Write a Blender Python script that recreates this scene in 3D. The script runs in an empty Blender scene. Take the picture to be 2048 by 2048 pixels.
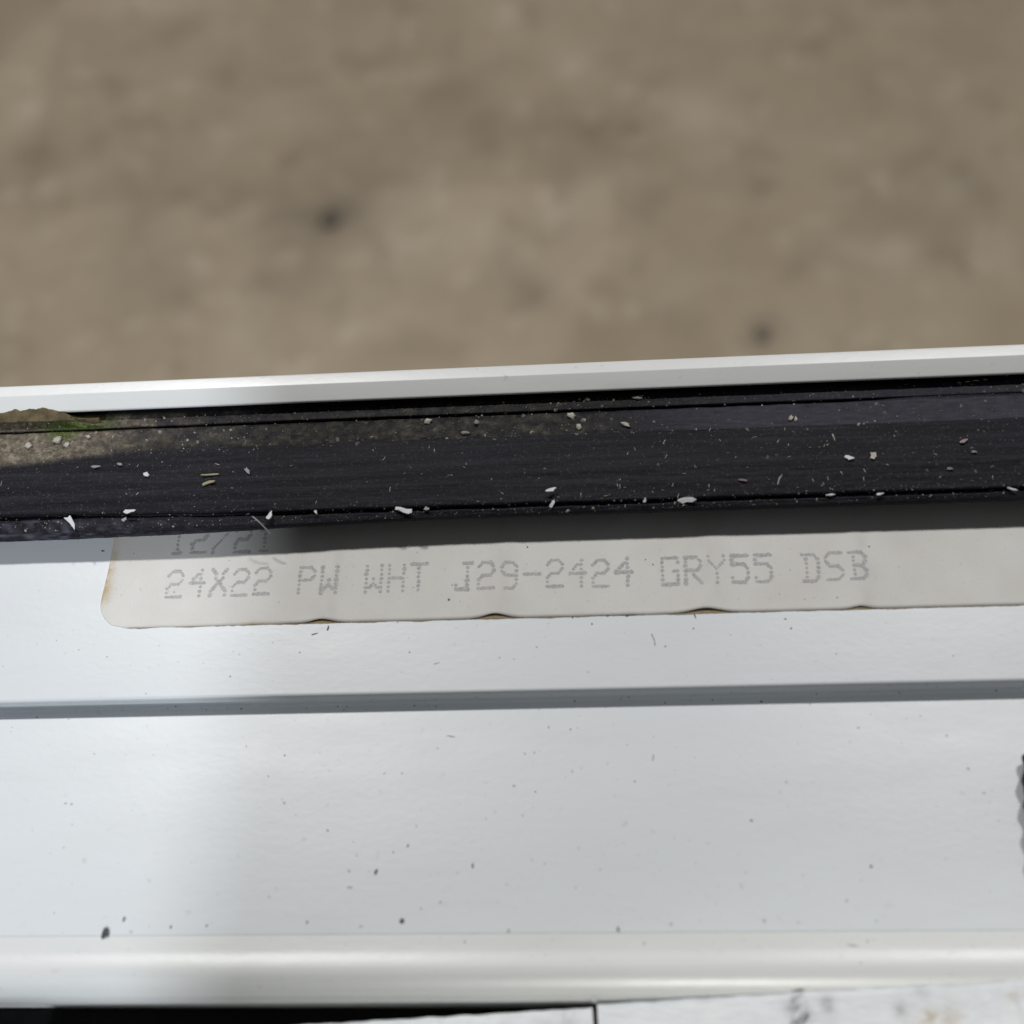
import bpy, bmesh, math, random
import numpy as np
from mathutils import Vector, Matrix, noise

random.seed(7)
SC = bpy.context.scene
COL = SC.collection
MM = 0.001

# ------------------------------------------------------------------ camera
HF = math.tan(math.radians(20.0))           # half field of view, square picture
DIST = 0.160                                # metres from the lens to the label plane
TILT = math.radians(30.0)
ex = Vector((1.0, 0.0325, 0.088)).normalized()      # window's long axis in camera space
ez = Vector((0.0, math.sin(TILT), math.cos(TILT)))
ez = (ez - ez.dot(ex) * ex).normalized()
ey = ez.cross(ex)
ROT = Matrix((ex, ey, ez))                  # camera space -> world space
CAM = ROT @ Vector((0, 0, DIST))
cd = bpy.data.cameras.new('camera')
cam = bpy.data.objects.new('camera', cd)
COL.objects.link(cam)
cam.matrix_world = Matrix.Translation(CAM) @ ROT.to_4x4()
cd.sensor_width = 36.0
cd.lens = 18.0 / HF
cd.clip_start = 0.005
cd.clip_end = 60.0
cd.dof.use_dof = True
cd.dof.focus_distance = 0.163
cd.dof.aperture_fstop = cd.lens / 2.6       # pupil 2.6 mm wide
SC.camera = cam

def ray(px, py):
    c = Vector(((px - 1024) / 1024 * HF, (1024 - py) / 1024 * HF, -1.0))
    return ROT @ c


def at(px, py, z):
    """World point (metres) seen at photo pixel (px, py) at height z (mm)."""
    d = ray(px, py)
    t = (z * MM - CAM.z) / d.z
    return CAM + t * d


# ------------------------------------------------------------------ room light
SC.view_settings.view_transform = 'Standard'
SC.view_settings.look = 'None'
SC.view_settings.exposure = 0.0
SC.view_settings.gamma = 1.0
W = bpy.data.worlds.new('World')
SC.world = W
W.use_nodes = True
W.node_tree.nodes['Background'].inputs[0].default_value = (0.95, 0.97, 1.0, 1)
W.node_tree.nodes['Background'].inputs[1].default_value = 0.065
SC.cycles.use_denoising = True
SC.cycles.max_bounces = 8


def aim(o, target):
    d = Vector(target) - o.location
    o.rotation_euler = d.to_track_quat('-Z', 'Y').to_euler()


def area_lamp(name, loc, target, power, size, colour, size_y=None):
    l = bpy.data.lights.new(name, 'AREA')
    l.energy = power
    l.size = size
    if size_y:
        l.shape = 'RECTANGLE'
        l.size_y = size_y
    l.color = colour
    o = bpy.data.objects.new(name, l)
    COL.objects.link(o)
    o.location = loc
    aim(o, target)
    return o


def spot_lamp(name, loc, target, power, half, blend, radius, colour):
    l = bpy.data.lights.new(name, 'SPOT')
    l.energy = power
    l.spot_size = 2 * half
    l.spot_blend = blend
    l.shadow_soft_size = radius
    l.color = colour
    o = bpy.data.objects.new(name, l)
    COL.objects.link(o)
    o.location = loc
    aim(o, target)
    return o


# two shop lamps side by side, high beyond the window
for lx, watts in ((-0.80, 34.0), (0.70, 27.0)):
    area_lamp('ceiling_lamp', (lx, 1.40, 2.62), (0, 0.1, -0.1), watts, 0.20, (1.0, 0.993, 0.975), 0.20)


def beam(name, loc, edge, away, radius, power, blend, size, colour):
    # spot lamp whose beam ends at the point edge, its centre lying away from it
    loc = Vector(loc)
    c = edge + Vector(away).normalized() * radius
    half = (c - loc).angle(edge - loc)
    return spot_lamp(name, loc, c, power, half, blend, size, colour)


# cool lamp whose beam ends across the left part of the window
beam('cool_lamp', (-0.10, -1.04, 0.82), at(440, 1600, 0), (-1.0, .02, 0), .22, 34.0, 0.02, 0.0065, (0.88, 0.93, 1.0))
# warm lamp low in front, its beam topping out along the right half of the rolled lip
beam('warm_lamp', (0.06, -1.37, 0.70), Vector((0.06, -0.0475, 0.001)), (0, -.47, -.88), .60, 50.0, 0.007, 0.006, (1.0, 0.985, 0.93))


# ------------------------------------------------------------------ helpers
def Ymm(py, z, px=1024):
    return at(px, py, z).y / MM


def Xmm(px, py, z):
    return at(px, py, z).x / MM


def new_obj(name, me, mat=None, parent=None, **props):
    o = bpy.data.objects.new(name, me)
    COL.objects.link(o)
    if mat:
        me.materials.append(mat)
    if parent:
        o.parent = parent
    for k, v in props.items():
        o[k] = v
    return o


def empty(name, loc, label, cat, group=None):
    o = bpy.data.objects.new(name, None)
    o.empty_display_size = 0.01
    COL.objects.link(o)
    o.location = loc
    o['label'] = label
    o['category'] = cat
    if group:
        o['group'] = group
    return o


def mesh_from(verts, faces, name='mesh', smooth=True, sharp=None):
    me = bpy.data.meshes.new(name)
    me.from_pydata([tuple(v) for v in verts], [], faces)
    me.update()
    if smooth:
        me.polygons.foreach_set('use_smooth', [True] * len(me.polygons))
        if sharp:
            me.set_sharp_from_angle(angle=math.radians(sharp))
    return me


def fillet(pts, radii, n=6):
    """Round the corners of an open (y, z) polyline."""
    out = []
    for i, p in enumerate(pts):
        r = radii[i] if i < len(radii) else 0
        if i in (0, len(pts) - 1) or r <= 0:
            out.append(p)
            continue
        p = Vector(p); a = Vector(pts[i - 1]) - p; b = Vector(pts[i + 1]) - p
        la, lb = a.length, b.length
        a.normalize(); b.normalize()
        ang = math.acos(max(-1, min(1, a.dot(b))))
        if ang > math.pi - 0.02:
            out.append(tuple(p)); continue
        t = min(r / math.tan(ang / 2), la * .48, lb * .48)
        A, B = p + a * t, p + b * t
        for k in range(n + 1):
            u = k / n
            q = (1 - u) ** 2 * A + 2 * u * (1 - u) * p + u * u * B
            out.append((q.x, q.y))
    return out


def extrude(prof, xs, name, sharp=50, closed=True):
    """Closed (y, z) profile in mm swept along x (mm), capped."""
    n = len(prof)
    V = [(x * MM, y * MM, z * MM) for x in xs for (y, z) in prof]
    F = []
    m = n if closed else n - 1
    for i in range(len(xs) - 1):
        for j in range(m):
            a = i * n + j; b = i * n + (j + 1) % n
            F.append((a, a + n, b + n, b))
    if closed:
        F.append(tuple(range(n)))
        F.append(tuple((len(xs) - 1) * n + k for k in reversed(range(n))))
    me = mesh_from(V, F, name, True, sharp)
    bm = bmesh.new(); bm.from_mesh(me)
    bmesh.ops.recalc_face_normals(bm, faces=bm.faces)
    bm.to_mesh(me); bm.free()
    me.set_sharp_from_angle(angle=math.radians(sharp))
    return me


def set_attr(me, name, vals):
    a = me.attributes.new(name, 'FLOAT', 'POINT')
    a.data.foreach_set('value', np.asarray(vals, dtype=np.float32))


# ------------------------------------------------------------------ materials
def mat(name):
    m = bpy.data.materials.new(name)
    m.use_nodes = True
    nt = m.node_tree
    return m, nt, nt.nodes['Principled BSDF']


def nd(nt, t, **kw):
    n = nt.nodes.new(t)
    for k, v in kw.items():
        setattr(n, k, v)
    return n


def noise_tex(nt, scale, detail=4, rough=0.55, stretch=(1, 1, 1), rot=(0, 0, 0)):
    tc = nd(nt, 'ShaderNodeTexCoord')
    mp = nd(nt, 'ShaderNodeMapping')
    mp.inputs['Scale'].default_value = stretch
    mp.inputs['Rotation'].default_value = rot
    nz = nd(nt, 'ShaderNodeTexNoise')
    nz.inputs['Scale'].default_value = scale
    nz.inputs['Detail'].default_value = detail
    nz.inputs['Roughness'].default_value = rough
    nt.links.new(tc.outputs['Object'], mp.inputs[0])
    nt.links.new(mp.outputs[0], nz.inputs['Vector'])
    return nz


def ramp(nt, src, stops):
    r = nd(nt, 'ShaderNodeValToRGB')
    while len(r.color_ramp.elements) < len(stops):
        r.color_ramp.elements.new(0.5)
    for e, (p, c) in zip(r.color_ramp.elements, stops):
        e.position = p
        e.color = (c[0], c[1], c[2], 1) if hasattr(c, '__len__') else (c, c, c, 1)
    nt.links.new(src, r.inputs[0])
    return r.outputs[0]


def mix(nt, fac, a, b, mode='MIX'):
    m = nd(nt, 'ShaderNodeMix', data_type='RGBA', blend_type=mode)
    for sock, v in ((m.inputs[0], fac), (m.inputs[6], a), (m.inputs[7], b)):
        if hasattr(v, 'is_linked') or hasattr(v, 'node'):
            nt.links.new(v, sock)
        elif hasattr(v, '__len__'):
            sock.default_value = (v[0], v[1], v[2], 1)
        else:
            sock.default_value = v
    return m.outputs[2]


def attr(nt, name):
    a = nd(nt, 'ShaderNodeAttribute', attribute_name=name)
    return a.outputs['Fac']


def bump(nt, b, src, dist, strength=1.0):
    bp = nd(nt, 'ShaderNodeBump')
    bp.inputs['Strength'].default_value = strength
    bp.inputs['Distance'].default_value = dist
    nt.links.new(src, bp.inputs['Height'])
    nt.links.new(bp.outputs[0], b.inputs['Normal'])
    return bp


def paint_material(name, col, rough=0.32, peel=0.00002):
    m, nt, b = mat(name)
    n1 = noise_tex(nt, 60, 5, 0.6, (0.35, 1, 1))
    c = ramp(nt, n1.outputs[0], [(0.3, [v * 0.955 for v in col]), (0.7, col)])
    # faint grimy freckles
    n2 = noise_tex(nt, 900, 2, 0.5)
    f = ramp(nt, n2.outputs[0], [(0.70, 0.0), (0.80, 0.35)])
    c = mix(nt, f, c, (0.42, 0.42, 0.40))
    n9 = noise_tex(nt, 420, 3, 0.6, (0.18, 1, 1), (0, 0, .35))
    c = mix(nt, ramp(nt, n9.outputs[0], [(0.60, 0.0), (0.78, 0.22)]), c, (0.60, 0.62, 0.63))
    n7 = noise_tex(nt, 38, 6, 0.7, (0.5, 1.3, 1), (0, 0, .5))
    c = mix(nt, ramp(nt, n7.outputs[0], [(0.48, 0.0), (0.78, 0.30)]), c, [v * .80 * k for v, k in zip(col, (1.02, 1, .96))])
    n3 = noise_tex(nt, 260, 4, 0.6, (0.25, 1, 1))
    nt.links.new(c, b.inputs['Base Color'])
    nt.links.new(ramp(nt, n3.outputs[0], [(0.3, rough * 0.96), (0.75, rough * 1.1)]), b.inputs['Roughness'])
    n4 = noise_tex(nt, 1400, 3, 0.6, (0.6, 1, 1))
    bump(nt, b, n4.outputs[0], peel, 0.6)
    return m


M_PAINT = paint_material('white_vinyl', (0.752, 0.783, 0.808), 0.35)
M_ROLL = paint_material('cream_white_vinyl', (0.765, 0.78, 0.768), 0.31)
M_LIP = paint_material('white_lip_vinyl', (0.86, 0.87, 0.86), 0.32)


def rubber_material():
    m, nt, b = mat('black_rubber')
    n1 = noise_tex(nt, 1100, 6, 0.7, (0.035, 1, 1))
    base = ramp(nt, n1.outputs[0], [(0.34, (0.003, 0.0028, 0.0046)), (0.52, (0.0115, 0.0105, 0.0155)), (0.70, (0.026, 0.024, 0.033))])
    n2 = noise_tex(nt, 2600, 3, 0.7)
    base = mix(nt, ramp(nt, n2.outputs[0], [(0.56, 0.0), (0.80, 0.45)]), base, (0.10, 0.098, 0.105))
    n8 = noise_tex(nt, 5200, 2, 0.6)
    base = mix(nt, ramp(nt, n8.outputs[0], [(0.66, 0.0), (0.76, 0.6)]), base, (0.16, 0.155, 0.15))
    # dust crust
    n3 = noise_tex(nt, 1500, 5, 0.7)
    crust = ramp(nt, n3.outputs[0], [(0.28, (0.12, 0.098, 0.07)), (0.5, (0.25, 0.21, 0.155)), (0.72, (0.45, 0.40, 0.31))])
    df = mix(nt, 1.0, attr(nt, 'dust'), ramp(nt, n3.outputs[0], [(0.3, 0.55), (0.6, 1.0)]), 'MULTIPLY')
    base = mix(nt, df, base, crust)
    n5 = noise_tex(nt, 900, 4, 0.7)
    olive = ramp(nt, n5.outputs[0], [(0.3, (0.032, 0.030, 0.025)), (0.7, (0.115, 0.105, 0.078))])
    of = mix(nt, 1.0, attr(nt, 'grime'), ramp(nt, n5.outputs[0], [(0.38, 0.1), (0.62, 0.9)]), 'MULTIPLY')
    base = mix(nt, of, base, olive)
    base = mix(nt, attr(nt, 'moss'), base, (0.085, 0.125, 0.022))
    base = mix(nt, attr(nt, 'sheen'), base, (0.085, 0.085, 0.115))  # bluish sheen of the rubber put into its base colour
    nt.links.new(base, b.inputs['Base Color'])
    b.inputs['Roughness'].default_value = 0.62
    b.inputs['Specular IOR Level'].default_value = 0.16
    n6 = noise_tex(nt, 1700, 5, 0.65, (0.07, 1, 1))
    bump(nt, b, n6.outputs[0], 0.00010, 0.8)
    return m


M_RUBBER = rubber_material()


def simple(name, col, rough=0.6, var=0.25, scale=2500, metal=0.0, spec=0.4):
    m, nt, b = mat(name)
    n = noise_tex(nt, scale, 3, 0.6)
    c = ramp(nt, n.outputs[0], [(0.3, [v * (1 - var) for v in col]), (0.7, [min(1, v * (1 + var * .6)) for v in col])])
    nt.links.new(c, b.inputs['Base Color'])
    b.inputs['Roughness'].default_value = rough
    b.inputs['Metallic'].default_value = metal
    b.inputs['Specular IOR Level'].default_value = spec
    return m


M_BLACK = simple('gap_shade_black', (0.006, 0.006, 0.007), 0.9, spec=0.1)  # near-black that stands in for shade in the lower gap
M_CHIP = simple('white_plastic_chip', (0.72, 0.73, 0.75), 0.45, 0.12)
M_CHIP_GREY = simple('grey_chip', (0.36, 0.36, 0.37), 0.6)
M_CHIP_YELLOW = simple('straw_chip', (0.36, 0.33, 0.20), 0.6)
M_CHIP_PINK = simple('pinkish_chip', (0.38, 0.29, 0.29), 0.6)
M_GRIT = simple('pale_grit', (0.55, 0.51, 0.44), 0.8)
M_DUST = simple('grey_dust', (0.30, 0.28, 0.26), 0.9)
M_SPECK = simple('dark_speck', (0.11, 0.108, 0.105), 0.7)
M_FAINT = simple('faint_speck', (0.46, 0.465, 0.47), 0.7)
M_INK = simple('faded_ink', (0.52, 0.515, 0.51), 0.8, 0.35, 5000)
M_GLUE = simple('old_brown_glue', (0.30, 0.225, 0.12), 0.6)
M_SOIL = simple('brown_soil', (0.13, 0.10, 0.055), 0.95, 0.5, 900)
M_MOSS = simple('green_moss', (0.10, 0.155, 0.025), 0.9, 0.5, 3000)
M_STEEL = simple('dark_steel', (0.045, 0.05, 0.048), 0.45, metal=0.6)
M_STONE = simple('dark_stone', (0.12, 0.105, 0.08), 0.9, scale=200)
M_BARK = simple('dark_joint', (0.05, 0.035, 0.03), 0.9)


def paper_material():
    m, nt, b = mat('aged_paper')
    n1 = noise_tex(nt, 110, 5, 0.6)
    c = ramp(nt, n1.outputs[0], [(0.3, (0.71, 0.69, 0.65)), (0.7, (0.79, 0.775, 0.745))])
    n2 = noise_tex(nt, 4000, 2, 0.6)
    c = mix(nt, ramp(nt, n2.outputs[0], [(0.62, 0.0), (0.8, 0.4)]), c, (0.42, 0.41, 0.38))
    n3 = noise_tex(nt, 500, 4, 0.7)
    sf = mix(nt, 1.0, attr(nt, 'stain'), ramp(nt, n3.outputs[0], [(0.35, 0.25), (0.6, 1.0)]), 'MULTIPLY')
    c = mix(nt, sf, c, (0.50, 0.33, 0.13))
    sm = attr(nt, 'fold_tone')  # raised folds drawn darker in the paper colour
    c = mix(nt, sm, c, (0.45, 0.43, 0.40))
    nt.links.new(c, b.inputs['Base Color'])
    b.inputs['Roughness'].default_value = 0.7
    b.inputs['Specular IOR Level'].default_value = 0.25
    n4 = noise_tex(nt, 3000, 4, 0.65)
    bump(nt, b, n4.outputs[0], 0.00002, 0.6)
    return m


M_PAPER = paper_material()


def concrete_material():
    m, nt, b = mat('brown_concrete')
    n1 = noise_tex(nt, 7, 5, 0.6)
    c = ramp(nt, n1.outputs[0], [(0.25, (0.30, 0.238, 0.166)), (0.5, (0.365, 0.293, 0.210)), (0.75, (0.42, 0.343, 0.252))])
    n2 = noise_tex(nt, 19, 5, 0.62)
    c = mix(nt, ramp(nt, n2.outputs[0], [(0.54, 0.0), (0.76, 0.85)]), c, (0.225, 0.177, 0.122))
    n3 = noise_tex(nt, 25, 5, 0.62)
    c = mix(nt, ramp(nt, n3.outputs[0], [(0.56, 0.0), (0.76, 0.8)]), c, (0.55, 0.465, 0.36))
    n4 = noise_tex(nt, 60, 3, 0.6)
    c = mix(nt, ramp(nt, n4.outputs[0], [(0.58, 0.0), (0.8, 0.5)]), c, (0.24, 0.20, 0.145))
    c = mix(nt, attr(nt, 'stain'), c, (0.085, 0.072, 0.052))
    c = mix(nt, attr(nt, 'bare'), c, (0.66, 0.58, 0.46))
    nt.links.new(c, b.inputs['Base Color'])
    b.inputs['Roughness'].default_value = 0.85
    bump(nt, b, n4.outputs[0], 0.003, 0.5)
    return m


M_CONCRETE = concrete_material()


def board_material():
    m, nt, b = mat('brushed_white_paint')
    n1 = noise_tex(nt, 140, 6, 0.65, (0.6, 1.6, 1), (0, 0, 0.6))
    c = ramp(nt, n1.outputs[0], [(0.3, (0.66, 0.69, 0.72)), (0.7, (0.80, 0.82, 0.84))])
    n2 = noise_tex(nt, 600, 5, 0.7)
    sf = mix(nt, 1.0, attr(nt, 'stain'), ramp(nt, n2.outputs[0], [(0.35, 0.2), (0.6, 1.0)]), 'MULTIPLY')
    c = mix(nt, sf, c, (0.16, 0.155, 0.16))
    bf = mix(nt, 1.0, attr(nt, 'rust'), ramp(nt, n2.outputs[0], [(0.4, 0.1), (0.62, 1.0)]), 'MULTIPLY')
    c = mix(nt, bf, c, (0.42, 0.33, 0.18))
    nt.links.new(c, b.inputs['Base Color'])
    b.inputs['Roughness'].default_value = 0.38
    bump(nt, b, n1.outputs[0], 0.0007, 0.7)
    return m


M_BOARD = board_material()

# ------------------------------------------------------------------ ground
GZ = -760.0                                             # mm below the label plane
STAINS = [(660, 437, 48, .5), (565, 425, 52, .28), (600, 510, 62, .20), (560, 580, 50, .10), (730, 370, 110, .15), (830, 260, 90, .08), (915, 185, 46, .20), (970, 262, 50, .24), (1525, 668, 34, .35),
          (1120, 380, 28, .24), (1190, 275, 85, .13), (1070, 580, 55, .16), (300, 400, 110, .10), (310, 545, 95, .12), (1900, 330, 90, .15), (1960, 80, 120, .12), (1560, 250, 100, .06), (1730, 390, 50, .12),
          (60, 320, 50, .14), (460, 260, 60, .05), (1450, 330, 70, .09), (1900, 470, 90, .09), (1330, 90, 120, .09), (1000, 540, 50, .08), (560, 110, 110, .07), (1950, 370, 40, .14)]
BARE = [(1385, 228, 62, .16), (190, 330, 38, .14), (60, 238, 46, .12), (1778, 512, 36, .22), (1672, 497, 40, .13), (1688, 292, 32, .16), (1890, 375, 46, .16), (460, 290, 55, .09), (600, 230, 60, .08), (1165, 120, 40, .15),
        (1350, 580, 46, .12), (850, 480, 120, .08), (1135, 430, 55, .11), (770, 60, 60, .07), (250, 120, 120, .06), (470, 670, 60, .08), (700, 640, 90, .05), (1600, 700, 90, .09), (1850, 640, 120, .05), (2010, 520, 40, .1), (1220, 360, 40, .09)]
gx = sorted(set([-4, -2.5, -1.4] + [round(-.85 + .0085 * k, 4) for k in range(201)] + [1.4, 2.5, 4]))
gy = sorted(set([-4, -2.5, -1.2, -.4] + [round(.0 + .0085 * k, 4) for k in range(190)] + [2.2, 3, 4]))
SP = [(at(a, b_, GZ), r) for a, b_, r, k in STAINS]
PXG = (at(1024, 300, GZ) - CAM).length * HF / 1024 * 1.05
ga = np.array([(x, y) for x in gx for y in gy])


def blobs(lst, seed):
    out = np.zeros(len(ga))
    wob = np.array([(noise.noise(Vector((x * 14, y * 14, seed))), noise.noise(Vector((x * 14, y * 14, seed + 9)))) for x, y in ga]) * .022
    for a, b_, r, k in lst:
        p = at(a, b_, GZ)
        d2 = ((ga[:, 0] + wob[:, 0] - p.x) ** 2 + (ga[:, 1] + wob[:, 1] - p.y) ** 2) / (r * PXG) ** 2
        out += 1.3 * k * np.exp(-d2)
    return np.minimum(out, .9)


V = [(x, y, .003 * noise.noise(Vector((x * 3, y * 3, 1)))) for x, y in ga]
m_ = len(gy)
F = [(i * m_ + j, (i + 1) * m_ + j, (i + 1) * m_ + j + 1, i * m_ + j + 1) for i in range(len(gx) - 1) for j in range(m_ - 1)]
me = mesh_from(V, F, 'ground')
set_attr(me, 'stain', blobs(STAINS, 3))
set_attr(me, 'bare', blobs(BARE, 5))
g = new_obj('ground', me, M_CONCRETE, kind='structure')
g.location = (0, 0, GZ * MM)


def lump(name, rx, ry, rz, m, seed, sub=2, amp=0.25, freq=1.6):
    bm = bmesh.new()
    bmesh.ops.create_icosphere(bm, subdivisions=sub, radius=1.0)
    off = Vector((seed * 3.1, seed * 1.7, seed * .9))
    for v in bm.verts:
        k = 1 + amp * noise.noise(v.co * freq + off)
        v.co = Vector((v.co.x * rx * k, v.co.y * ry * k, v.co.z * rz * k))
    me = bpy.data.meshes.new(name)
    bm.to_mesh(me); bm.free()
    me.polygons.foreach_set('use_smooth', [True] * len(me.polygons))
    me.materials.append(m)
    return me


def pebble(px, py, r, label, m, seed):
    o = new_obj('pebble', lump('pebble', r * MM, r * MM * 1.1, r * MM * .6, m, seed), None, None,
                label=label, category='pebble', group='loose stones on the floor')
    p = at(px, py, GZ + r * .35)
    o.location = p
    return o


M_STONE_G = simple('greenish_stone', (0.18, 0.17, 0.135), 0.9, scale=200)
M_STONE_L = simple('pale_stone', (0.44, 0.40, 0.33), 0.9, scale=200)
pebble(660, 437, 7.5, 'darkest stone on the brown floor, blurred, left of the middle', M_STONE, 1)
pebble(1525, 668, 5.5, 'grey green stone on the floor just beyond the white outer lip', M_STONE_G, 2)

# ------------------------------------------------------------------ window frame
frame = empty('window_frame', (0, 0, -0.025),
              'white vinyl window frame with black rubber gasket and printed paper label', 'window frame')
frame_inv = Matrix.Translation((0, 0, 0.025))


def child(name, me, m, **props):
    o = new_obj(name, me, m, frame, **props)
    o.matrix_parent_inverse = frame_inv
    return o


def grandchild(name, me, m, parent, **props):
    return new_obj(name, me, m, parent, **props)


XS = [-320, -120, -90] + list(np.linspace(-75, 75, 61)) + [90, 120, 320]

# outer lip: bright top, slanted front, dark undercut
LT, LC, LB = 6.25, 6.2, 5.3
lip_pts = [(Ymm(729, LT) + .35, -25.0), (Ymm(729, LT) + .05, LT - 1.2), (Ymm(730, LT), LT),
           (Ymm(752, LC), LC), (Ymm(789, LB), LB), (Ymm(789, LB) + .6, LB - .9), (Ymm(775, 3.6) + 1.6, 2.8),
           (Ymm(775, 3.6) + 1.6, -25.0)]
lip_prof = fillet(lip_pts, [0, .3, .25, .4, .3, .2, .2, 0], 7)
lip_me = extrude(lip_prof, XS, 'outer_lip', 35)
child('outer_lip', lip_me, M_LIP)

# rail: label plate, step, wide face, ramp and rolled lip
FZ = -0.5
rail_pts = [(Ymm(775, 3.6) + 1.4, -25.0), (Ymm(775, 3.6) + 1.4, 0.0),
            (Ymm(1384, 0), 0.0), (Ymm(1384, 0) + .9, -4.2), (Ymm(1418, FZ) + .1, -4.4), (Ymm(1418, FZ), FZ),
            (Ymm(1866, FZ), FZ)]


def spline(pts, n):
    out = []
    P = [pts[0]] + pts + [pts[-1]]
    for i in range(1, len(P) - 2):
        for k in range(n):
            t = k / n
            out.append(tuple(.5 * ((2 * P[i][c]) + (P[i + 1][c] - P[i - 1][c]) * t + (2 * P[i - 1][c] - 5 * P[i][c] + 4 * P[i + 1][c] - P[i + 2][c]) * t * t
                                   + (-P[i - 1][c] + 3 * P[i][c] - 3 * P[i + 1][c] + P[i + 2][c]) * t ** 3) for c in (0, 1)))
    return out


rail_prof = fillet(rail_pts, [0, 0, .35, .5, .3, .12, 0], 8)
lip_curve = [(1867, 0), (1880, .02), (1893, .04), (1905, .07), (1924, .165), (1938, .18), (1950, .06), (1966, -.34), (1982, -.90), (1996, -1.6), (2005, -2.8), (2008, -5.2)]
roll = spline([(Ymm(py, FZ + z), FZ + z) for py, z in lip_curve], 6) + [(Ymm(2008, FZ - 5.2) + .1, -24.0)]
LIP_Y = Ymm(2005, FZ - 2.8)
face_prof = rail_prof + [(Ymm(1866, FZ) - .02, FZ - .06), (Ymm(1866, FZ) - .02, -25.0)]
rail_prof = rail_prof + roll
child('frame_rail', extrude(face_prof, XS, 'frame_rail', 60), M_PAINT)
child('rolled_lip', extrude([(Ymm(1866, FZ) - .035, -24.0), (Ymm(1866, FZ) - .035, FZ - .04)] + roll, XS, 'rolled_lip', 60), M_ROLL)

# black strip added in the gap below the rolled lip, standing in for its shade
y0 = LIP_Y
gap_shade_prof = fillet([(y0 + .1, -24.5), (y0 + .1, -6.6), (y0 - 2, -6.2), (y0 - 22, -7.0), (y0 - 22, -24.5)], [0, .5, 1, 1, 0], 4)
child('gap_shade_strip', extrude(gap_shade_prof, XS, 'gap_shade_strip', 40), M_BLACK)

# ------------------------------------------------------------------ rubber gasket
SEAL_X = np.concatenate([[-320, -140, -95], np.linspace(-72, 72, 1150), [95, 140, 320]])


def nz(x, y=0.0, z=0.0):
    return noise.noise(Vector((x, y, z)))


def sstep(a, b, x):
    t = min(1, max(0, (x - a) / (b - a)))
    return t * t * (3 - 2 * t)


def pxx(x):
    """photo column of a gasket point at x mm"""
    return 1024 + x * 17.2 + 0.006 * x * x


rows = []          # base profile (py, z, tag)
for py, z, n, tag in ((780, 3.4, 3, 'back'), (803, 4.0, 6, 'strip'), (824, 4.15, 3, 'strip'), (827, 3.3, 3, 'groove'),
                      (831, 4.1, 9, 'ledge'), (867, 4.3, 4, 'ledge'), (874, 4.45, 16, 'band'), (945, 4.6, 16, 'band'),
                      (1007, 4.1, 3, 'band'), (1012, 3.3, 3, 'crevice'), (1017, 3.7, 6, 'lip'), (1029, 3.4, 3, 'lip'),
                      (1034, 2.9, 3, 'edge'), (1033, 2.2, 2, 'under'), (1023, 1.5, 2, 'under'), (1000, .4, 1, 'under')):
    rows.append((py, z, n, tag))
prof = []
for i in range(len(rows) - 1):
    a, b = rows[i], rows[i + 1]
    for k in range(a[2]):
        u = k / a[2]
        prof.append((a[0] + (b[0] - a[0]) * u, a[1] + (b[1] - a[1]) * u, a[3]))
prof.append((rows[-1][0], rows[-1][1], 'under'))
NP = len(prof)
baseY = [Ymm(p[0], p[1]) for p in prof]
verts, dust, grime, moss, sheen = [], [], [], [], []
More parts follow.
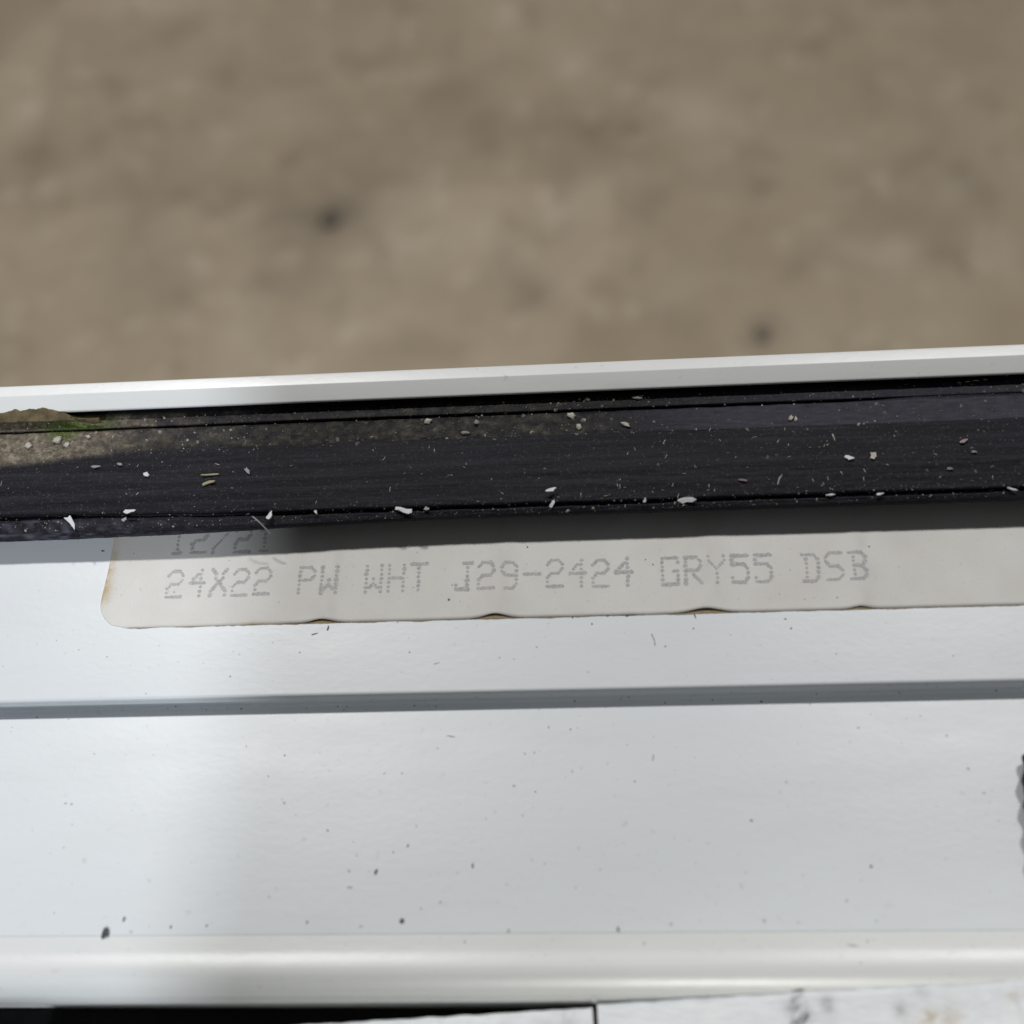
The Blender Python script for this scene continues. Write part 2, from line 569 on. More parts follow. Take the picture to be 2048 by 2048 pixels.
for x in SEAL_X:
    p = pxx(x)
    left = sstep(620, 0, p)                      # the strip under the crevice is deeper at the left
    wav = 0.10 * nz(x * .25, 5) + 0.05 * nz(x * 1.1, 9)
    gro = 1 - sstep(1650, 1850, p)
    drop = sstep(960, 330, p) * .8
    for j, (py, z, tag) in enumerate(prof):
        y = baseY[j]
        zz = z
        if tag in ('band', 'crevice', 'lip'):
            if py > 1000:
                w = min(1, (py - 1000) / 8) * (1 if py < 1016 else max(0, (1030 - py) / 14))
                y += w * (wav + left * 0.75)
        if tag in ('lip', 'edge'):
            y -= 0.05 * nz(x * .6, 17) + left * .15 + drop * (1 if py > 1020 or tag == 'edge' else .25)
            zz -= left * .35 * (1 if py > 1020 else .3)
        if tag == 'under':
            y -= drop
        if tag == 'groove' or (tag == 'ledge' and py < 833):
            zz += (4.1 - zz) * (1 - gro)
            y += .08 * nz(x * .4, 31)
        if tag != 'under':
            zz += 0.05 * nz(x * .35, y * 3.5, 2) + 0.04 * nz(x * .9, y * 9, 7) + .018 * nz(x * 8, y * 12, 3)
        if tag in ('ledge', 'strip'):
            zz += .05 * nz(x * 5, y * 5, 11) + (0.06 * nz(x * 2.5, y * 2.5, 21) if p < 1300 else 0)
        verts.append((x * MM, y * MM, zz * MM))
        # colour masks: dust crust at the left, thinning out rightward; grime on the ledge
        d = 0.0
        if tag in ('strip', 'groove', 'ledge') or (tag == 'band' and py < 905):
            edge = 868 + 26 * sstep(420, -40, p) + 6 * nz(x * .7, 3)
            inside = 1 - sstep(edge - 10 + 5 * nz(x * 2, 8), edge + 8, py)
            d = inside * (1 - sstep(90, 480, p + 170 * nz(x * .45, y * .6, 8))) ** 1.4
            if tag == 'groove':
                d *= .35
        dust.append(d * (0.75 + .25 * nz(x * 2, y * 2, 6)))
        gr = 0.0
        if tag in ('ledge', 'strip'):
            gr = (sstep(200, 420, p) * (1 - sstep(1080, 1330, p))) * (.55 if p < 760 else .75)
            gr *= 0.6 + .8 * max(0, nz(x * .8, y, 4) + .3)
            if tag == 'strip':
                gr *= .55
        grime.append(min(1, gr))
        mo = 0.0
        if tag in ('strip', 'groove', 'ledge'):
            cx = 150 if tag != 'ledge' else 126
            wdt = 75 if tag != 'ledge' else 30
            mo = math.exp(-((p - cx) / wdt) ** 2)
            if p > cx and tag == 'strip':
                mo = math.exp(-((p - cx) / 75) ** 2)
            if tag == 'ledge':
                mo *= 1 - sstep(836, 858, py)
            mo = min(1, max(0, mo * 1.25 + .5 * nz(x * 1.6, y * 2, 14) - .15))
        moss.append(mo * .75)
        s = 0.0  # painted sheen: streaks on the left lip, a band along the right ledge
        if tag == 'lip':
            s = left * max(0, nz(x * .7, y * 7, 40) * 1.6 + .05) * .9
        if tag in ('ledge', 'strip') and p > 1150:
            s = sstep(1150, 1500, p) * max(0, .42 + .25 * nz(x * .7, y * 4, 50))
            if tag == 'strip':
                s *= .35
        sheen.append(min(1, s))
F = []
for i in range(len(SEAL_X) - 1):
    for j in range(NP - 1):
        a = i * NP + j
        F.append((a, a + 1, a + NP + 1, a + NP))
seal_me = mesh_from(verts, F, 'rubber_gasket')
for nme, vals in (('dust', dust), ('grime', grime), ('moss', moss), ('sheen', sheen)):
    set_attr(seal_me, nme, vals)
seal = child('rubber_gasket', seal_me, M_RUBBER)
SEAL_PROF = [(baseY[j], prof[j][1]) for j in range(NP)]


def hit(px, py, profs):
    """Nearest point of the swept profiles along the ray of a photo pixel."""
    d = ray(px, py)
    best = None
    for prof_ in profs:
        for (ya, za), (yb, zb) in zip(prof_, prof_[1:]):
            ny, nzv = -(zb - za), (yb - ya)
            den = d.y * ny + d.z * nzv
            if abs(den) < 1e-12:
                continue
            t = ((ya * MM - CAM.y) * ny + (za * MM - CAM.z) * nzv) / den
            if t <= 0:
                continue
            q = CAM + t * d
            L2 = (yb - ya) ** 2 + (zb - za) ** 2
            u = ((q.y / MM - ya) * (yb - ya) + (q.z / MM - za) * (zb - za)) / max(L2, 1e-12)
            if -0.001 <= u <= 1.001 and (best is None or t < best[0]):
                nrm = Vector((0, ny, nzv)).normalized()
                if nrm.dot(d) > 0:
                    nrm = -nrm
                best = (t, q, nrm)
    return best[1], best[2]


from mathutils.bvhtree import BVHTree
SEAL_BVH = BVHTree.FromPolygons(verts, F)


def on_seal(px, py):
    d = ray(px, py).normalized()
    q, nrm, _, _ = SEAL_BVH.ray_cast(CAM, d)
    if q is None:
        return hit(px, py, [SEAL_PROF, rail_prof])
    if nrm.dot(d) > 0:
        nrm = -nrm
    return q, nrm

# ------------------------------------------------------------------ printed label
yt = Ymm(1000, 0)
yb_ = Ymm(1235.5, 0.1)
NX, NY = 420, 36
X0 = Xmm(200, 1215, 0)
X1 = 118.0
RC = 3.4                                                 # corner radius
tunnels = [(Xmm(642, 1248, 0), 1.7, .42), (Xmm(990, 1233, 0), 1.9, .50), (Xmm(1412, 1222, 0), 2.4, .50), (Xmm(1722, 1214, 0), 1.3, .30),
           (Xmm(1255, 1227, 0), 1.0, .12)]


def label_z(x, y):
    h = 0.075 + .04 * nz(x * .12, y * .15, 77)
    v = (y - yb_) / (yt - yb_)
    for tx, tw, th in tunnels:
        lean = tx + v * 2.0 * (1 if th > .3 else 0)
        h += .55 * th * math.exp(-((x - lean) / (tw * (1 - .35 * v))) ** 2) * (max(0, 1 - v) ** 1.2)
    return h


verts, stain, fold_tone = [], [], []
for j in range(NY + 1):
    y = yb_ + (yt - yb_) * (j / NY)
    yy = y - yb_
    xl = X0 + .25 * sstep(2, 9, yy)
    if yy < RC:
        xl += RC - math.sqrt(max(0, RC * RC - (RC - yy) ** 2))
    xl += .04 * nz(y * 2.2, 3)
    for i in range(NX + 1):
        u = (i / NX) ** 1.15
        x = xl + (X1 - xl) * u
        yv = y + (.05 * nz(x * .35, 60) if j == 0 else 0)
        v_ = (j / NY)
        yv += sum(1.0 * th * math.exp(-((x - tx) / (tw * .8)) ** 2) for tx, tw, th in tunnels[:4]) * max(0, 1 - v_ * 4) ** 2
        verts.append((x * MM, yv * MM, label_z(x, y) * MM))
        dl = x - xl
        s = 1.1 * math.exp(-(dl / .8) ** 2) * sstep(2.0, 4.0, yy) * (1 - .6 * sstep(8, 11, yy)) * (.75 + .7 * nz(y * .8, 2))
        s += .8 * math.exp(-((x - Xmm(516, 1250, 0)) / 1.4) ** 2) * math.exp(-(yy / .35) ** 2)
        s += .35 * math.exp(-(yy / .18) ** 2) * max(0, nz(x * .4, 12) + .2)
        stain.append(max(0, min(1, s)))
        sm = 0
        for tx, tw, th in tunnels[:4]:
            sm += .22 * math.exp(-((x - tx - .8) / (tw * .8)) ** 2) * (.6 + .8 * nz(x, y * .4, 33))
        fold_tone.append(max(0, min(.4, sm)))
F = []
for j in range(NY):
    for i in range(NX):
        a = j * (NX + 1) + i
        F.append((a, a + 1, a + NX + 2, a + NX + 1))
lab_me = mesh_from(verts, F, 'paper_label')
set_attr(lab_me, 'stain', stain)
set_attr(lab_me, 'fold_tone', fold_tone)
label = child('paper_label', lab_me, M_PAPER)
sol = label.modifiers.new('thickness', 'SOLIDIFY')
sol.thickness = 0.00005
sol.offset = -1

GLYPH = {
    '2': ("01110", "10001", "00001", "01110", "10000", "10000", "11111"),
    '4': ("00010", "00110", "01010", "11111", "00010", "00010", "00010"),
    'X': ("10001", "01010", "01010", "00100", "01010", "10001", "10001"),
    'P': ("11110", "10001", "10001", "11110", "10000", "10000", "10000"),
    'W': ("10001", "10001", "10001", "10101", "10101", "11011", "10001"),
    'H': ("10001", "10001", "10001", "11111", "10001", "10001", "10001"),
    'T': ("11111", "00100", "00100", "00100", "00100", "00100", "00100"),
    'J': ("00111", "00010", "00010", "00010", "00010", "10010", "11110"),
    '9': ("01110", "10001", "10001", "01111", "00001", "00001", "01110"),
    '-': ("00000", "00000", "00000", "11111", "00000", "00000", "00000"),
    'G': ("11111", "10001", "10000", "10011", "10001", "10001", "11111"),
    'R': ("11110", "10001", "10001", "11110", "10100", "10010", "10001"),
    'Y': ("10001", "10001", "01010", "00100", "00100", "00100", "00100"),
    '5': ("11111", "10000", "11110", "00001", "00001", "10001", "11110"),
    'D': ("11110", "01001", "01001", "01001", "01001", "01001", "11110"),
    'S': ("01111", "10000", "10000", "01110", "00001", "00001", "11110"),
    'B': ("11110", "01001", "01001", "01110", "01001", "01001", "11110"),
    '1': ("00100", "01100", "00100", "00100", "00100", "00100", "01110"),
    '/': ("00001", "00001", "00010", "00100", "01000", "10000", "10000"),
}


def printed_line(name, text, a, b):
    """Dot-matrix text; a and b are the photo pixels of the first and last character's centre."""
    pa = at(a[0], a[1], .1) / MM
    pb = at(b[0], b[1], .1) / MM
    step = (pb - pa) / (len(text) - 1)
    wdt, hgt = step.length * .66, 3.25
    ux = step.normalized()
    uy = Vector((-ux.y, ux.x, 0))
    V, Fc = [], []
    rnd = random.Random(len(text))
    for ci, ch in enumerate(text):
        if ch == ' ':
            continue
        g_ = GLYPH[ch]
        c0 = pa + step * ci + uy * (.08 * rnd.uniform(-1, 1))
        pts = []
        for r in range(7):
            for c in range(5):
                if g_[r][c] == '1':
                    pts.append((c, r))
                    for dc, dr in ((1, 0), (0, 1), (1, 1), (-1, 1)):
                        c2, r2 = c + dc, r + dr
                        if 0 <= c2 < 5 and r2 < 7 and g_[r2][c2] == '1':
                            if dc and dr and (g_[r][c2] == '1' or g_[r2][c] == '1'):
                                continue
                            pts.append((c + dc / 2, r + dr / 2))
                            if dc == 0:
                                pts.pop()
        fade = rnd.uniform(.85, 1.1)
        for c, r in pts:
            q = c0 + ux * ((c - 2) / 4 * wdt + rnd.uniform(-.03, .03)) + uy * ((3 - r) / 6 * hgt + rnd.uniform(-.03, .03))
            rad = rnd.uniform(.20, .275) * fade * (1 + .35 * nz(q.x * .5, q.y * .9, 44))
            k0 = len(V)
            V.append((q.x, q.y))
            n = 7
            ph = rnd.uniform(0, 6)
            for k in range(n):
                an = ph + k * 2 * math.pi / n
                rr = rad * rnd.uniform(.8, 1.15)
                V.append((q.x + rr * math.cos(an), q.y + rr * math.sin(an)))
            for k in range(n):
                Fc.append((k0, k0 + 1 + k, k0 + 1 + (k + 1) % n))
    VV = [(x * MM, y * MM, (label_z(x, y) + .010 + .004 * (i % 97) / 97) * MM) for i, (x, y) in enumerate(V)]
    return grandchild(name, mesh_from(VV, Fc, name), M_INK, label)


printed_line('printed_code', '24X22 PW WHT J29-2424 GRY55 DSB', (350, 1167), (1716, 1132))
printed_line('printed_date', '12/21', (357, 1082), (530, 1077))

# brown glue showing where the lower edge has puckered, and a thin line of it along the edge
for tx, tw, th in tunnels[:4]:
    V, Fc = [], []
    n = 40
    for k in range(n + 1):
        u = k / n * 2 - 1
        x = tx + u * tw * 1.9
        w = math.exp(-(u * 1.7) ** 2)
        V.append((x * MM, (yb_ - .02 - .05 * w + .03 * nz(x * 1.5, 4)) * MM, .03 * MM))
        V.append((x * MM, (yb_ + .05 + 1.25 * th * w) * MM, .03 * MM))
    for k in range(n):
        Fc.append((2 * k, 2 * k + 2, 2 * k + 3, 2 * k + 1))
    grandchild('glue_residue', mesh_from(V, Fc, 'glue_residue', False), M_GLUE, label)
V, Fc = [], []
n = 500
for k in range(n + 1):
    x = X0 + 3.6 + (62 - X0) * k / n
    w = max(.0, .05 + .14 * nz(x * .35, 70) + .07 * nz(x * 1.7, 71))
    V.append((x * MM, (yb_ - w) * MM, .045 * MM))
    V.append((x * MM, (yb_ + .25) * MM, .045 * MM))
for k in range(n):
    Fc.append((2 * k, 2 * k + 2, 2 * k + 3, 2 * k + 1))
grandchild('dirt_line', mesh_from(V, Fc, 'dirt_line', False), M_GLUE, label)


# ------------------------------------------------------------------ shards, grit and dust
def shard_mesh(name, outline, thick, m, seed, bend=0.0):
    """Flat irregular flake; outline in mm round (0, 0), long axis x."""
    rnd = random.Random(seed)
    n = len(outline)
    V = []
    for s in (1, -1):
        for (x, y) in outline:
            V.append((x * MM, y * MM, (s * thick / 2 + bend * x * x + .02 * rnd.uniform(-1, 1)) * MM))
    V.append((0, 0, thick * .6 * MM))
    F = [(k, (k + 1) % n, 2 * n) for k in range(n)]
    F.append(tuple(reversed(range(n, 2 * n))))
    F += [(k, n + k, n + (k + 1) % n, (k + 1) % n) for k in range(n)]
    me = mesh_from(V, F, name, False)
    me.materials.append(m)
    return me


def irregular(w, h, n, seed, taper=0.0):
    rnd = random.Random(seed)
    out = []
    for k in range(n):
        an = 2 * math.pi * (k + rnd.uniform(-.35, .35)) / n
        c, s = math.cos(an), math.sin(an)
        # squarish flake
        q = 1 / max(abs(c), abs(s)) ** .55
        x = w / 2 * c * q * rnd.uniform(.62, 1.2)
        y = h / 2 * s * q * rnd.uniform(.45, 1.35) * (1 - taper * (x / (w / 2) + 1) / 2)
        out.append((x, y))
    return out


PXMM = 1 / 17.4
chips = [
    # px, py, length px, width px, image angle deg, taper, material, name, category, label
    (143, 1046, 44, 19, -62, .85, M_CHIP, 'plastic_chip', 'chip', 'largest white feather shaped chip on the gasket edge at the far left'),
    (259, 1024, 27, 10, 8, .6, M_CHIP, 'plastic_chip', 'chip', 'white wedge shaped chip above the left end of the paper label'),
    (250, 1040, 12, 10, 30, 0, M_CHIP_GREY, 'plastic_chip', 'chip', 'small grey chip in the crevice just below the white wedge shaped chip'),
    (192, 935, 19, 7, 0, .2, M_CHIP_GREY, 'plastic_chip', 'chip', 'flat grey sliver on the gasket below the dust crust'),
    (241, 930, 15, 7, -28, .2, M_CHIP_GREY, 'plastic_chip', 'chip', 'slanted grey sliver just right of the flat grey sliver'),
    (293, 950, 14, 10, -40, .3, M_CHIP, 'plastic_chip', 'chip', 'small whitish chip between the grey slivers and the straw sticks'),
    (423, 951, 35, 5, 4, .2, M_CHIP_YELLOW, 'straw_piece', 'straw', 'upper of two straw coloured sticks on the black gasket'),
    (417, 967, 31, 8, 16, .1, M_CHIP_YELLOW, 'straw_piece', 'straw', 'lower of two straw coloured sticks on the black gasket'),
    (496, 943, 18, 8, -58, .3, M_CHIP_GREY, 'plastic_chip', 'chip', 'steep grey sliver right of the straw sticks'),
    (540, 1033, 23, 11, 80, .4, M_CHIP, 'plastic_chip', 'chip', 'upright white chip at the gasket edge above the date digits'),
    (632, 1026, 16, 5, -72, .2, M_CHIP, 'plastic_chip', 'chip', 'thin steep white sliver at the gasket edge above the letters PW'),
    (807, 1022, 44, 11, -30, -.6, M_CHIP, 'plastic_chip', 'chip', 'long tapered white splinter slanting down right at the gasket edge'),
    (854, 1017, 10, 9, -30, 0, M_CHIP_GREY, 'plastic_chip', 'chip', 'small grey chip right of the long tapered white splinter'),
    (1102, 981, 22, 9, 24, .1, M_CHIP, 'plastic_chip', 'chip', 'white oblong chip rising right, upper of the pair above the digits'),
    (1104, 1009, 18, 11, 60, .5, M_CHIP, 'plastic_chip', 'chip', 'ragged white chip, lower of the pair above the digits'),
    (1290, 1001, 12, 7, 80, .6, M_CHIP, 'plastic_chip', 'chip', 'tiny upright white chip left of the broad flat chip'),
    (1371, 1000, 42, 12, 2, .15, M_CHIP, 'plastic_chip', 'chip', 'broad flat white chip on the gasket edge above the letters GRY'),
    (1661, 992, 17, 6, 2, .2, M_CHIP, 'plastic_chip', 'chip', 'flat white sliver at the gasket edge above the letters DSB'),
    (1759, 990, 15, 6, 8, .5, M_CHIP, 'plastic_chip', 'chip', 'pointed white sliver at the gasket edge, right of the letters DSB'),
    (2024, 981, 18, 5, -30, .4, M_CHIP, 'plastic_chip', 'chip', 'white sliver at the gasket edge at the far right'),
    (1698, 918, 17, 12, -30, .3, M_CHIP, 'plastic_chip', 'chip', 'white angular chip, left of the pair in the middle of the gasket'),
    (1746, 914, 17, 14, -75, .4, M_GRIT, 'plastic_chip', 'chip', 'cream angular chip, right of the pair in the middle of the gasket'),
    (1928, 884, 16, 8, 30, .3, M_CHIP_PINK, 'plastic_chip', 'chip', 'pinkish chip at the right end of the gasket'),
    (1948, 905, 14, 8, -10, .7, M_CHIP_GREY, 'plastic_chip', 'chip', 'grey triangular chip just below the pinkish chip at the right'),
    (1486, 961, 19, 6, -12, .2, M_CHIP_PINK, 'plastic_chip', 'chip', 'pinkish sliver on the lower gasket above the digits 55'),
    (1899, 939, 14, 4, 2, .2, M_CHIP_GREY, 'plastic_chip', 'chip', 'thin level grey sliver below the grey triangular chip'),
    (58, 892, 14, 13, 20, 0, M_GRIT, 'grit_grain', 'grit', 'leftmost bright grain on the dust crust'),
    (116, 881, 18, 15, 10, 0, M_GRIT, 'grit_grain', 'grit', 'largest bright grain on the dust crust, just under the moss'),
    (134, 890, 13, 12, 60, 0, M_GRIT, 'grit_grain', 'grit', 'bright grain just right of the largest one under the moss'),
    (178, 875, 10, 9, 0, 0, M_GRIT, 'grit_grain', 'grit', 'bright grain on the crust right of the moss'),
    (856, 845, 16, 12, 30, 0, M_GRIT, 'grit_grain', 'grit', 'pale grain on the grimy ledge above the letters WHT'),
    (930, 867, 18, 10, 0, 0, M_DUST, 'grit_grain', 'grit', 'dull brown grain at the lower rim of the grimy ledge'),
    (953, 847, 12, 11, 40, 0, M_DUST, 'grit_grain', 'grit', 'dull grain on the grimy ledge above the letter J'),
    (1144, 834, 15, 11, -30, 0, M_GRIT, 'grit_grain', 'grit', 'pale oval grain on the ledge, upper of two near the middle'),
    (1158, 856, 12, 12, 0, 0, M_GRIT, 'grit_grain', 'grit', 'pale round grain on the ledge, lower of two near the middle'),
    (1252, 851, 19, 11, -25, 0, M_GRIT, 'grit_grain', 'grit', 'pale oblong grain at the ledge rim where the grime ends'),
    (1276, 797, 21, 10, 8, 0, M_DUST, 'grit_grain', 'grit', 'grey grain in the shadow right under the outer lip'),
    (1175, 800, 12, 8, -20, 0, M_GRIT, 'grit_grain', 'grit', 'small pale grain in the shadow under the outer lip, left of the grey one'),
    (1582, 838, 12, 8, 80, 0, M_GRIT, 'grit_grain', 'grit', 'left of two touching pale grains on the right half of the ledge'),
    (1591, 840, 11, 6, 80, 0, M_GRIT, 'grit_grain', 'grit', 'right of two touching pale grains on the right half of the ledge'),
]
camx, camy = ROT @ Vector((1, 0, 0)), ROT @ Vector((0, 1, 0))
ez0 = Vector((0, 0, 1))


def seal_py(px, f):
    # photo row on the gasket: f 0 at the top edge, 1 at the bottom edge
    top = 838 - 88 * px / 2048
    bot = 1068 - 78 * px / 2048
    return top + (bot - top) * f


for i, (px, py, ln, wd, ang, taper, m, nme, cat, lab) in enumerate(chips):
    q, nrm = on_seal(px, py)
    grain = nme == 'grit_grain'
    if not grain and py > seal_py(px, .8):          # flakes bridging the crevice lie on its rims
        nrm = (nrm * .3 + ez0 * .7).normalized()
        q = q + (CAM - q).normalized() * .55 * MM
    L, Wd = ln * PXMM, wd * PXMM
    if grain:
        me = lump(nme, L / 2 * MM, Wd / 2 * MM, Wd * .26 * MM, m, i + 3, 2, .9, 2.3)
    else:
        me = shard_mesh(nme, irregular(L, Wd, 9, i + 5, taper), .12, m, i, .02)
    a = math.radians(ang)
    dx = camx * math.cos(a) + camy * math.sin(a)
    dx = (dx - dx.dot(nrm) * nrm).normalized()
    dy = nrm.cross(dx)
    tilt = Matrix.Rotation(random.uniform(-.4, .4), 3, 'X') @ Matrix.Rotation(random.uniform(-.15, .15), 3, 'Y')
    R = Matrix((dx, dy, nrm)).transposed() @ tilt
    o = new_obj(nme, me, None, None, label=lab, category=cat,
                group='grit grains on the gasket ledge' if grain else 'flakes lying on the rubber gasket')
    o.matrix_world = Matrix.Translation(q + nrm * (.20 if not grain else .16) * MM) @ R.to_4x4()

# pale fibre over the gasket edge
cv = []
for k in range(14):
    u = k / 13
    q, nrm = hit(506 + 36 * u, 1034 + 34 * u * u * .6 + 14 * u, [SEAL_PROF, rail_prof])
    cv.append(q + Vector((0, 0, .00025 + .0006 * math.sin(u * 3.1))))


def tube(pts, r, n=6):
    V, F = [], []
    for i, p in enumerate(pts):
        t = (pts[min(i + 1, len(pts) - 1)] - pts[max(i - 1, 0)]).normalized()
        a = t.cross(Vector((0, .3, 1))).normalized(); b = t.cross(a)
        for k in range(n):
            an = 2 * math.pi * k / n
            V.append(p + (a * math.cos(an) + b * math.sin(an)) * r)
    for i in range(len(pts) - 1):
        for k in range(n):
            F.append((i * n + k, i * n + (k + 1) % n, (i + 1) * n + (k + 1) % n, (i + 1) * n + k))
    return V, F


p0 = at(505, 1033, 5.0); p1 = at(541, 1068, 3.6)
V, F = tube([p0.lerp(p1, k / 9) + Vector((0, 0, .0004 * math.sin(k / 9 * 3.1))) for k in range(10)], .00009)
new_obj('fibre', mesh_from(V, F, 'fibre'), M_CHIP_GREY, None,
        label='thin pale fibre sticking out over the gasket edge beside the date digits', category='fibre')


class Flecks:
    """many tiny grains collected into one mesh"""
    def __init__(self):
        self.V, self.F = [], []

    def add(self, q, nrm, w, h, t, ang, rnd):
        a = math.radians(ang)
        dx = camx * math.cos(a) + camy * math.sin(a)
        dx = (dx - dx.dot(nrm) * nrm).normalized()
        dy = nrm.cross(dx)
        k0 = len(self.V)
        n = 6
        for k in range(n):
            an = 2 * math.pi * k / n + rnd.uniform(-.3, .3)
            self.V.append(q + dx * (w / 2 * math.cos(an) * rnd.uniform(.65, 1.15)) + dy * (h / 2 * math.sin(an) * rnd.uniform(.65, 1.15)) - nrm * t * .3)
        self.V.append(q + nrm * t + dx * (w * .1 * rnd.uniform(-1, 1)))
        self.F += [(k0 + k, k0 + (k + 1) % n, k0 + n) for k in range(n)]

    def build(self, name, m, **props):
        return new_obj(name, mesh_from(self.V, self.F, name, False), m, None, **props)


rnd = random.Random(21)
pale, dull = Flecks(), Flecks()


for k in range(3600):
    px = rnd.uniform(-30, 2080)
    u = rnd.random()
    if u < .42:
        f = rnd.uniform(.04, .36)
        if px > 1400 and rnd.random() < .45:
            continue
    elif u < .78:
        f = rnd.uniform(.3, .97)
        if px < 1000 and rnd.random() < .55:
            continue
    else:
        f = rnd.uniform(.85, 1.0)
    py = seal_py(px, f)
    try:
        q, nrm = on_seal(px, py)
    except TypeError:
        continue
    s = min(7.5, 1.2 * math.exp(rnd.gauss(.2, .6))) * PXMM * MM
    if f < .36:
        s *= 1.35
    (pale if rnd.random() < .22 else dull).add(q + nrm * .05 * MM, nrm, s, s * rnd.uniform(.5, 1.5), s * .5, rnd.uniform(0, 180), rnd)
for k in range(70):                                   # short whitish scratch-like slivers
    px = rnd.choice([rnd.uniform(1200, 1800), rnd.uniform(0, 2048)])
    py = seal_py(px, rnd.uniform(.35, .98))
    q, nrm = on_seal(px, py)
    ln = rnd.uniform(5, 14) * PXMM * MM
    pale.add(q + nrm * .06 * MM, nrm, ln, 2.0 * PXMM * MM, .06 * MM, rnd.choice([80, 70, 100, 10, 150]) + rnd.uniform(-15, 15), rnd)
for (px, py, ln, an) in ((1558, 961, 28, 75), (1667, 874, 22, 100), (1936, 764, 18, 8), (1952, 762, 16, 5), (1970, 760, 14, 12), (1918, 766, 12, 0), (2013, 752, 9, 0)):
    q, nrm = on_seal(px, py)
    pale.add(q + nrm * .08 * MM, nrm, ln * PXMM * MM, 3.2 * PXMM * MM, .08 * MM, an, rnd)
pale.build('pale_dust', M_GRIT, kind='stuff', label='fine pale dust and slivers on the rubber gasket')
dull.build('grey_dust', M_DUST, kind='stuff', label='fine grey dust scattered over the rubber gasket')

# moss tuft and soil under the lip at the far left
mossf = Flecks()
for k in range(420):
    px = rnd.gauss(145, 30); py = 851 - (px - 100) * .04 + rnd.gauss(0, 5)
    if rnd.random() < .25:
        px = rnd.gauss(124, 12); py = 872 + rnd.gauss(0, 6)
    q, nrm = on_seal(px, py)
    s = rnd.uniform(1.8, 4) * PXMM * MM
    mossf.add(q + nrm * .01 * MM, nrm, s, s, s * .45, rnd.uniform(0, 180), rnd)
mossf.build('moss', M_MOSS, kind='stuff', label='bright green moss growing on the dusty ledge')

V, F = [], []
nu, nv = 110, 12
for i in range(nu + 1):
    px = -40 + 240 * i / nu
    top = 812 + 27 * sstep(60, 185, px) + 5 * nz(px * .035, 4) + 2 * nz(px * .09, 9)
    bot = 845 - 3 * px / 100
    for j in range(nv + 1):
        v = j / nv
        py = top + (bot - top) * v
        zz = LB - .05 + (.32 - .4 * v) * (1 - sstep(80, 180, px)) - .25 * sstep(140, 200, px) + .14 * nz(px * .05, py * .07, 5) + .03 * nz(px * .2, py * .3, 9)
        p = at(px, py, zz)
        V.append(p + Vector((0, -.0002 * math.sin(v * 3.14), 0)))
for i in range(nu):
    for j in range(nv):
        a = i * (nv + 1) + j
        F.append((a, a + 1, a + nv + 2, a + nv + 1))
so = new_obj('soil_crust', mesh_from(V, F, 'soil_crust'), M_SOIL, None, kind='stuff',
             label='brown soil caked under the white outer lip at the far left')
sm_ = so.modifiers.new('thickness', 'SOLIDIFY'); sm_.thickness = .0004; sm_.offset = -1

# ------------------------------------------------------------------ specks on the white faces
dark, faint, white = Flecks(), Flecks(), Flecks()
S4 = [(1508, 62), (1158, 183), (1433, 580), (1350, 685), (1545, 1420, 5, 6), (625, 1405, 6, 13), (860, 1445, 5, 7), (1040, 1437, 5, 5), (1700, 335)]
S4f = [(538, 85), (475, 573), (330, 822, 6, 4), (360, 826, 5, 5), (1430, 820, 5, 6), (1650, 958, 5, 5), (752, 1440), (660, 1468, 6, 6), (320, 1045), (735, 270)]
S5 = [(1638, 32), (350, 62), (990, 35, 3, 3), (930, 572), (1160, 450), (1483, 711), (877, 735, 6, 3), (982, 765), (341, 1035, 4, 8), (181, 1167, 8, 12), (668, 1137, 4, 13),
      (312, 1415, 10, 13), (1400, 1455, 5, 12), (480, 298), (375, 330), (1420, 282, 4, 4), (1180, 308, 4, 4), (1453, 287), (1636, 316), (628, 1520), (1532, 1527), (85, 1083, 3, 3)]
S5f = [(485, 118, 14, 3), (490, 545), (978, 566, 3, 7), (1168, 662, 4, 6), (1575, 592, 3, 18), (590, 1172), (847, 1463, 7, 9), (1665, 1430, 7, 7), (224, 670), (312, 670), (505, 1320, 5, 6),
       (408, 1352, 6, 4), (560, 485, 20, 3), (1050, 438, 4, 6), (50, 1245, 14, 5), (45, 1163, 8, 4), (105, 1440, 8, 4), (1310, 1155), (965, 1107), (920, 883)]
S6 = [(100, 273), (288, 266), (992, 248, 4, 4), (1621, 255, 4, 4), (440, 310, 5, 6), (927, 442, 5, 3), (1372, 480, 4, 3), (390, 908, 5, 6), (993, 1140, 6, 5), (194, 302), (1476, 1775, 4, 8)]
S6f = [(360, 1168), (456, 1412, 8, 5), (1018, 1415, 6, 4), (1480, 647, 6, 4), (870, 1312, 6, 5), (627, 1422, 5, 4), (900, 1537, 22, 3), (565, 715, 3, 5), (1560, 770, 8, 3), (210, 1325)]
LST = [(656, 1256, 5, 16), (629, 1268, 15, 4), (1390, 1232, 4, 14), (1254, 1232, 9, 4), (1216, 1232, 9, 3), (1184, 1248, 4, 4), (1387, 1257, 4, 4), (1571, 1238, 7, 3), (1582, 1257, 6, 4),
       (1145, 1235, 3, 7), (1291, 1120, 3, 3), (1306, 1130, 3, 3), (898, 1200, 5, 6), (1398, 1193, 3, 10), (1738, 1094, 3, 3), (1674, 1196, 3, 3), (206, 1102, 10, 4), (1055, 1095, 3, 3), (795, 1244, 3, 3)]


